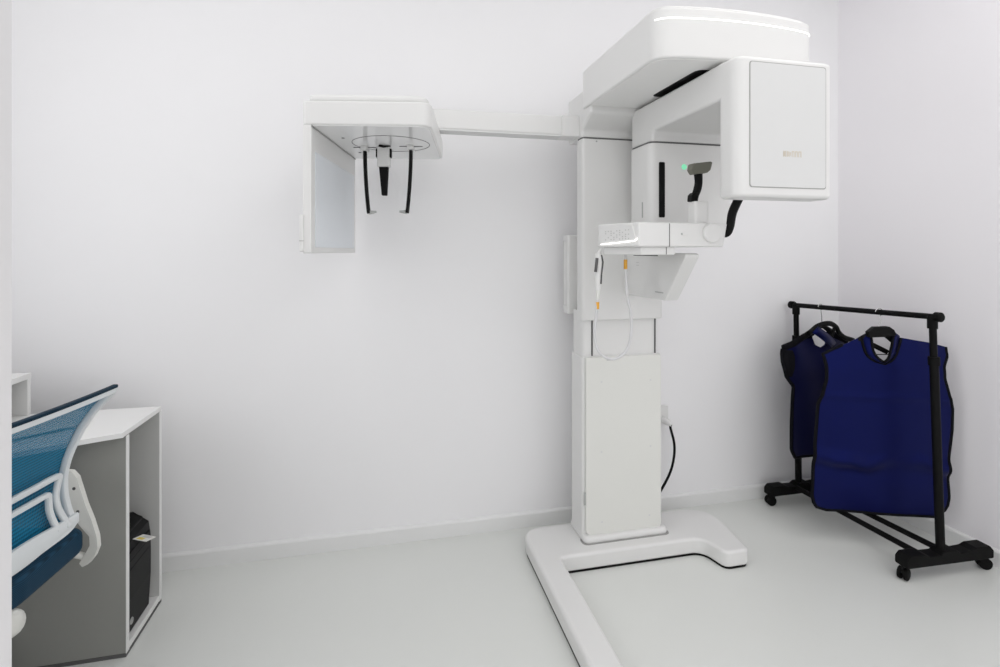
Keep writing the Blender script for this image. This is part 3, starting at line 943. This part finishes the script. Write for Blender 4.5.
# ================================================================== DESK
DX1, DY0, DY1, DZ = -.836, 1.950, 2.245, .757
DK = thing('desk', 'white desk with a curved top and an open computer bay at its end', 'desk', (-1.2, 2.1, 0))
wave = catmull([Vector((-.838, 1.944, 0)), Vector((-.90, 1.919, 0)), Vector((-.955, 1.892, 0)), Vector((-1.05, 1.840, 0)), Vector((-1.20, 1.775, 0)), Vector((-1.40, 1.74, 0)), Vector((-1.74, 1.73, 0))], 6)
pts = [(p.x, p.y) for p in wave] + [(-1.74, DY1), (DX1, DY1)]
top = prism('desktop', pts, 'Z', .740, .757, M['desk'], DK, .0015, 2)
prism('desktop_edge', [(p.x, p.y - .0006) for p in wave] + [(p.x, p.y + .01) for p in wave[::-1]], 'Z', .7405, .7565, M['desk'], top)
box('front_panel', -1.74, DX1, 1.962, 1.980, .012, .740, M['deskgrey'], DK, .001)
box('front_panel_edge', DX1 - .0005, DX1 + .0015, 1.961, 1.981, .012, .740, M['desk'], DK, label='white edge of the grey front panel')
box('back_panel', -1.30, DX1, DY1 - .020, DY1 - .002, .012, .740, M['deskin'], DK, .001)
box('back_panel_edge', DX1 - .0005, DX1 + .0015, DY1 - .021, DY1 - .001, .012, .740, M['desk'], DK, label='white edge of the back panel')
box('bay_floor', -1.30, DX1, 1.980, DY1 - .020, .012, .034, M['desk'], DK, .001)
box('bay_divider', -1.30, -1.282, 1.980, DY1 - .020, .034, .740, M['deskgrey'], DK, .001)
box('plinth', -1.74, DX1 + .0005, 1.9605, DY1 - .001, 0.0, .012, M['seam'], DK, label='dark foot strip')

# computer in the bay
TW = thing('computer_tower', 'black computer tower standing in the open end of the desk', 'computer', (-1.02, 2.08, .034))
prism('case', rpoly([(-1.24, .036), (-.868, .036), (-.868, .372), (-.905, .392), (-1.24, .392)], [.004, .004, .01, .01, .004]), 'Y', 1.995, 2.168, M['black'], TW, .003)
bez = prism('front_bezel', rpoly([(-.870, .040), (-.850, .040), (-.843, .16), (-.843, .30), (-.850, .352), (-.905, .394), (-.910, .380), (-.870, .350)], .004, 3), 'Y', 1.993, 2.170, M['black'], TW, .005)
bm = bmesh.new()
for z in (.262, .292, .322):
    add_box(bm, -.8445, -.842, 2.005, 2.158, z, z + .0025)
link('drive_groove', bm, M['rubber'], bez)
bm = bmesh.new()
lp = on_plane(130, 617, (-.846, 0, 0), (1, 0, 0))
ring_ = [Vector((-.8462, 2.026 + .010 * math.cos(k * math.pi / 12), .078 + .010 * math.sin(k * math.pi / 12))) for k in range(24)]
add_tube(bm, ring_, .0016, 6, closed=True)
add_box(bm, -.847, -.845, 2.0225, 2.0245, .072, .086); add_box(bm, -.847, -.845, 2.0275, 2.0295, .070, .084)
link('case_badge', bm, M['grey'], bez, label='small round grey badge')
# card slip poking out of the drive slot
CRD = thing('card_slip', 'white card with a yellow patch sticking out of the computer tower front', 'card', (-.835, 2.07, .318))
cx = Matrix.Translation((-.846, 2.066, .345)) @ Matrix.Rotation(math.radians(-8), 4, 'Z') @ Matrix.Rotation(math.radians(14), 4, 'Y') @ Matrix.Rotation(math.radians(-18), 4, 'X')
cb_ = box('card_sheet', -.002, .044, -.026, .046, -.001, .001, M['paper'], CRD, xf=cx)
box('card_patch', .006, .026, -.020, .006, .0008, .0016, M['yellow'], cb_, xf=cx, label='yellow printed patch')
box('card_print', .010, .036, .012, .038, .0008, .0014, M['keyprint'], cb_, xf=cx, label='grey printed patch')

# riser on the desk
RS = thing('desk_riser', 'small white open-ended shelf standing on the desk top by the wall', 'desk shelf', (-1.50, 2.10, .757))
box('riser_top', -1.74, -1.265, 1.95, 2.245, .890, .910, M['desk'], RS, .001)
box('riser_back', -1.74, -1.266, 2.226, 2.244, .7575, .890, M['desk'], RS, .001)
box('riser_front', -1.74, -1.266, 1.951, 1.968, .7575, .890, M['desk'], RS, .001)
box('riser_divider', -1.56, -1.545, 1.968, 2.226, .7575, .890, M['desk'], RS, .001)
# crumpled white bag and papers
def crumple(name, c, sx, sy, h, m, label, cat, seed):
    random.seed(seed)
    bm = bmesh.new()
    N = 9
    g = [[None] * N for _ in range(N)]
    for i in range(N):
        for j in range(N):
            u = i / (N - 1) * 2 - 1; v = j / (N - 1) * 2 - 1
            e = max(0.0, (1 - u * u) * (1 - v * v)) ** .5
            g[i][j] = bm.verts.new((c[0] + sx * u + random.uniform(-.1, .1) * sx * e, c[1] + sy * v + random.uniform(-.1, .1) * sy * e, c[2] + .002 + h * e * random.uniform(.6, 1.1)))
    for i in range(N - 1):
        for j in range(N - 1): bm.faces.new((g[i][j], g[i + 1][j], g[i + 1][j + 1], g[i][j + 1]))
    bot = [g[i][0] for i in range(N)] + [g[N - 1][j] for j in range(1, N)] + [g[i][N - 1] for i in range(N - 2, -1, -1)] + [g[0][j] for j in range(N - 2, 0, -1)]
    bm.faces.new([bm.verts.new((v.co.x, v.co.y, c[2] + .0005)) for v in bot]) if False else None
    o = link(name, bm, m, None, sharp=25)
    solid(o, .0015)
    o.modifiers['thick'].offset = 1
    return tag(o, label, cat)


crumple('plastic_bag', (-1.345, 2.125, .757), .050, .045, .060, M['paper'], 'crumpled white bag inside the open end of the small desk shelf', 'bag', 3)
random.seed(5)
PS = thing('paper_stack', 'loose cream papers lying on the desk behind the chair', 'papers', (-1.12, 2.06, .757))
for k in range(5):
    xfp = Matrix.Translation((-1.130 + k * .004, 2.08 - k * .012, .758 + k * .0022)) @ Matrix.Rotation(math.radians(12 + k * 7), 4, 'Z')
    box('sheet', -.105, .105, -.07, .07, 0, .0016, M['paper'], PS, xf=xfp)

# ================================================================== OFFICE CHAIR
YC = math.radians(9.7)
Lv = Vector((math.sin(YC), math.cos(YC), 0))     # across the chair
Bv = Vector((math.cos(YC), -math.sin(YC), 0))    # towards the rear of the chair
O = Vector((-.9436, 1.598, 0))
CH = thing('office_chair', 'blue mesh office chair with white frame turned towards the desk', 'office chair', (O.x - .24, O.y + .04, 0))
BC = [(.50, .004), (.529, 0.0), (.575, -.012), (.622, -.019), (.66, -.022), (.698, -.021), (.735, -.012), (.772, 0.0), (.829, .024), (.886, .062), (.936, .109), (.965, .14)]


def bcurve(z):
    # smooth the table a little
    return (interp(BC, z - .015) + 2 * interp(BC, z) + interp(BC, z + .015)) / 4


def wrap(a): return -.09 * a * a * 2.2         # back wraps gently round the sitter


def back_pt(a, z, off=0.0): return O + Lv * a + Bv * (bcurve(z) + wrap(a) + wrap(.215) * -1 + off) + Vector((0, 0, z))


def back_from_px(px, py, off=0.0):
    """Point of the back surface seen at (px, py): its across and height coordinates."""
    d = ray(px, py)
    best = None
    for k in range(1200):
        t = 1.0 + k * .001
        p = Vector((0, 0, EYE)) + d * t
        a = (p - O).dot(Lv); b = (p - O).dot(Bv)
        e = b - (bcurve(p.z) + wrap(a) - wrap(.215) + off)
        if best is None or abs(e) < best[0]: best = (abs(e), a, p.z)
    return best[1], best[2]


def rim_half(f):
    """half width of the back at height fraction f (0 bottom .. 1 top)"""
    return interp([(0, .203), (.22, .190), (.5, .191), (.8, .202), (1, .210)], f)


ZB0, ZB1 = .540, .936
# mesh panel
bm = bmesh.new()
uvl = bm.loops.layers.uv.new('UVMap')
NR_, NC_ = 34, 26
g = []
for i in range(NR_ + 1):
    f = i / NR_
    z = ZB0 + (ZB1 - ZB0) * f
    w = rim_half(f) - .004
    row = []
    for j in range(NC_ + 1):
        a = w * (j / NC_ * 2 - 1)
        zz = z - (.018 * (1 - min(1, (w - abs(a)) / .05)) ** 2 if False else 0)
        row.append((bm.verts.new(back_pt(a, zz, -.006)), (j / NC_, f)))
    g.append(row)
for i in range(NR_):
    for j in range(NC_):
        q = (g[i][j], g[i][j + 1], g[i + 1][j + 1], g[i + 1][j])
        fc = bm.faces.new([v for v, _ in q])
        for lp_, (_, uv) in zip(fc.loops, q): lp_[uvl].uv = uv
back = link('backrest', bm, M['mesh'], CH, sharp=80, label='see-through blue mesh backrest')


def ribbon(name, az, wid, thick, m, parent, off=.010, closed=False, label=None, sub=5):
    """Flat moulded bar following the back surface through (a, z) points."""
    v3 = [Vector((a, z, 0)) for a, z in az]
    c = catmull(v3 + ([v3[0]] if closed else []), sub)
    if closed: c = c[:-1]
    pts = [back_pt(p.x, p.y, off) for p in c]
    bm = bmesh.new()
    n = len(pts)
    rings = []
    for i, p in enumerate(pts):
        d = (pts[(i + 1) % n] - pts[i - 1]) if closed else (pts[min(i + 1, n - 1)] - pts[max(i - 1, 0)])
        d.normalize()
        u = Bv - d * d.dot(Bv); u.normalize()
        w = d.cross(u)
        ww = wid(i / max(1, n - 1)) if callable(wid) else wid
        prof = [(-.5, -.3), (-.5, .3), (-.36, .5), (.36, .5), (.5, .3), (.5, -.3), (.36, -.5), (-.36, -.5)]
        rings.append([bm.verts.new(p + w * (x * ww) + u * (y * thick)) for x, y in prof])
    for i in range(n if closed else n - 1):
        A_, B_ = rings[i], rings[(i + 1) % n]
        for k in range(8): bm.faces.new((A_[k], A_[(k + 1) % 8], B_[(k + 1) % 8], B_[k]))
    if not closed:
        bm.faces.new(rings[0]); bm.faces.new(rings[-1][::-1])
    return link(name, bm, m, parent, sharp=50, label=label)


# outer frame loop
loop = []
for f in [k / 12 for k in range(13)]:
    loop.append((rim_half(f), ZB0 + (ZB1 - ZB0) * f))
tr = [(rim_half(1) * c_, ZB1 + .006) for c_ in (.82, .5, .17, -.17, -.5, -.82)]
lf = [(-a, z) for a, z in loop[::-1]]
bt = [(rim_half(0) * c_, ZB0 - .006) for c_ in (-.82, -.5, -.17, .17, .5, .82)]
fr = ribbon('back_frame', loop + tr + lf + bt, .020, .018, M['frame'], CH, off=.004, closed=True, sub=4)
# blue padded edge along the top
ribbon('top_piping', [(rim_half(1) * c_, ZB1 + .016) for c_ in (.97, .6, .2, -.2, -.6, -.97)], .010, .016, M['seatcloth'], back, off=-.002, label='dark blue piping along the top')


def T(*pts_): return [back_from_px(*p) for p in pts_]


def mirrored(az):
    """complete a half traced on the far side across the centre line"""
    return [(-a, z) for a, z in az[::-1]]


lumA = T((63, 526), (58, 519), (52.5, 509), (50, 497), (52, 484), (53.5, 476.5), (45, 479.5), (34, 485.5), (22, 492), (12.5, 497))
lumB = T((52.5, 530), (47.5, 522), (43.5, 511), (42.5, 501), (42, 495.5), (36, 498), (27, 503), (12.5, 511))
def complete(h):
    h = [(a, z) for a, z in h if a > .004]
    zc = h[-1][1] + .0
    return h + mirrored(h)
lum = ribbon('lumbar_frame', complete(lumA), .017, .013, M['frame'], CH, off=.016)
ribbon('lumbar_loop', complete(lumB), .0155, .013, M['frame'], lum, off=.016)
band = ribbon('lower_band', [(a, .553 + .0 * a) for a in (.212, .14, .07, 0, -.07, -.14, -.212)], lambda f: .032 + .030 * math.sin(math.pi * f) ** 2, .015, M['frame'], CH, off=.012)

# seat
bm = bmesh.new()
so = []
sp_ = rpoly([(-.252, .012), (0, .034), (.252, .012), (.262, -.20), (.245, -.46), (0, -.49), (-.245, -.46), (-.258, -.20)], [.05, .1, .05, .08, .08, .1, .08, .08], 6)
xfs = Matrix(((Lv.x, Bv.x, 0, O.x), (Lv.y, Bv.y, 0, O.y), (0, 0, 1, 0), (0, 0, 0, 1)))
add_prism(bm, sp_, 'Z', .432, .512, xfs)
uvl = bm.loops.layers.uv.new('UVMap')
for fc in bm.faces:
    for l in fc.loops: l[uvl].uv = ((l.vert.co - O).dot(Lv) * 2 + l.vert.co.z, (l.vert.co - O).dot(Bv) * 2 + l.vert.co.z * 2)
seat = link('seat', bm, M['seatcloth'], CH, .026, 5)
prism('seat_pan', rpoly([(-.20, -.03), (.20, -.03), (.20, -.44), (-.20, -.44)], .06), 'Z', .405, .436, M['frame'], CH, .008, xf=xfs)


# flip-up arms: flat moulded bars beside the back
def arm_bar(side):
    a0 = .252
    pl = O + Lv * a0
    out = [(64.5, 473), (67, 470.5), (72, 471), (77.5, 477), (81, 488), (86, 504), (92.5, 520), (97.5, 536), (98.5, 547), (95, 556), (89, 563.5), (83, 566.5), (80, 563), (85.5, 554), (90.5, 545), (90, 536), (82, 527), (75, 518), (69, 505), (64.5, 490)]
    q = []
    for px, py in out:
        p = on_plane(px, py, pl, Lv)
        q.append(((p - O).dot(Bv), p.z))
    q = rpoly(q, .004, 3)
    aa, ab = (a0 - .004, a0 + .012) if side > 0 else (-a0 - .012, -a0 + .004)
    xa = Matrix(((Lv.x, Bv.x, 0, O.x), (Lv.y, Bv.y, 0, O.y), (0, 0, 1, 0), (0, 0, 0, 1)))
    bm = bmesh.new()
    add_prism(bm, q, 'X', aa, ab, xa)
    o = link('armrest', bm, M['arm'], CH, .005, 3)
    for px, py in ((75, 488), (78.8, 511)):
        bm = bmesh.new()
        p = on_plane(px, py, pl, Lv)
        f = O + Lv * (aa - .0012 if side > 0 else aa - .0012) + Bv * (p - O).dot(Bv)
        f.z = p.z
        add_tube(bm, [f, f + Lv * (ab - aa + .0024)], .0048, 12)
        link('pivot_bolt', bm, M['seam'], o, label='dark pivot bolt')
    # bracket running under the seat
    e = on_plane(84, 563, pl, Lv)
    s0 = O + Lv * ((a0 + .015) * side) + Bv * (e - O).dot(Bv); s0.z = e.z + .004
    tube('arm_bracket', [s0, s0 - Bv * .012 - Lv * side * .012 + Vector((0, 0, .018)), s0 - Bv * .05 - Lv * side * .04 + Vector((0, 0, .045))], .010, M['arm'], o, seg=10, smooth_pts=4)
    return o


arm_bar(1); arm_bar(-1)
# back support: white moulded bar from the mechanism up to the lower band
MO = O - Lv * .035
bs = tube('mechanism_cover', [MO + Bv * -.20 + Vector((0, 0, .385)), MO + Bv * -.02 + Vector((0, 0, .400)), MO + Bv * .02 + Vector((0, 0, .408)), MO + Bv * .040 + Vector((0, 0, .414)), MO + Bv * .048 + Vector((0, 0, .416))], [.030, .036, .036, .028, .012], M['arm'], CH, seg=18, smooth_pts=5)
# mechanism, gas lift and star base
S0 = O + Bv * -.24
box('tilt_mechanism', -.075, .075, -.32, -.14, .365, .408, M['black'], CH, .01, 3, xf=xfs)
tube('gas_lift', [S0 + Vector((0, 0, .12)), S0 + Vector((0, 0, .24)), S0 + Vector((0, 0, .2401)), S0 + Vector((0, 0, .37))], [.026, .026, .014, .014], M['black'], CH, seg=20)
bm = bmesh.new()
add_tube(bm, [S0 + Vector((0, 0, .075)), S0 + Vector((0, 0, .125))], .04, 20)
hub = link('base_hub', bm, M['frame'], CH, .006)
for k in range(5):
    a = math.radians(20 + 72 * k)
    d = Vector((math.cos(a), math.sin(a), 0))
    e = S0 + d * .27
    tube('base_leg', [S0 + d * .02 + Vector((0, 0, .10)), S0 + d * .15 + Vector((0, 0, .092)), e + Vector((0, 0, .074))], [.024, .02, .016], M['frame'], CH, seg=12)
    bm = bmesh.new()
    w_ = Vector((-d.y, d.x, 0))
    for s_ in (-.02, .004):
        c_ = e + w_ * s_ + Vector((0, 0, .0275))
        add_tube(bm, [c_, c_ + w_ * .016], .027, 20)
    add_tube(bm, [e + Vector((0, 0, .03)), e + Vector((0, 0, .078))], .008, 10)
    link('base_caster', bm, M['rubber'], CH, .003, 2)

# ================================================================== LIGHTS
def area(name, loc, rot, sx, sy, power, col=(1, 1, 1)):
    l = bpy.data.lights.new(name, 'AREA')
    l.shape = 'RECTANGLE'; l.size = sx; l.size_y = sy; l.energy = power; l.color = col
    o = bpy.data.objects.new(name, l)
    o.location = loc; o.rotation_euler = rot
    COL.objects.link(o)
    return o


area('ceiling_lamp', (-0.70, 0.95, 2.985), (0, 0, 0), 1.5, 1.5, 8, (1.0, 0.99, 0.98))
area('ceiling_lamp', (1.60, 0.85, 2.985), (0, 0, 0), 1.5, 1.5, 11, (1.0, 0.99, 0.98))
area('ceiling_lamp', (0.45, -0.85, 2.985), (0, 0, 0), 3.6, 1.2, 14, (1.0, 0.99, 0.98))
area('left_fill', (XL + .02, 1.15, 1.75), (0, -math.pi / 2, 0), 1.5, 1.3, 8, (0.99, 0.99, 1.0))  # unseen fill light added to brighten the left-facing surfaces

w = bpy.data.worlds.new('world')
scene.world = w
w.use_nodes = True
bg = w.node_tree.nodes['Background']
bg.inputs['Color'].default_value = (1.0, 0.99, 1.0, 1)
bg.inputs['Strength'].default_value = 1.2

scene.view_settings.view_transform = 'Standard'
scene.view_settings.look = 'None'
scene.view_settings.gamma = 1.0
scene.view_settings.use_curve_mapping = False
scene.view_settings.exposure = 0.0
scene.cycles.max_bounces = 10
scene.cycles.diffuse_bounces = 6
scene.cycles.transparent_max_bounces = 12
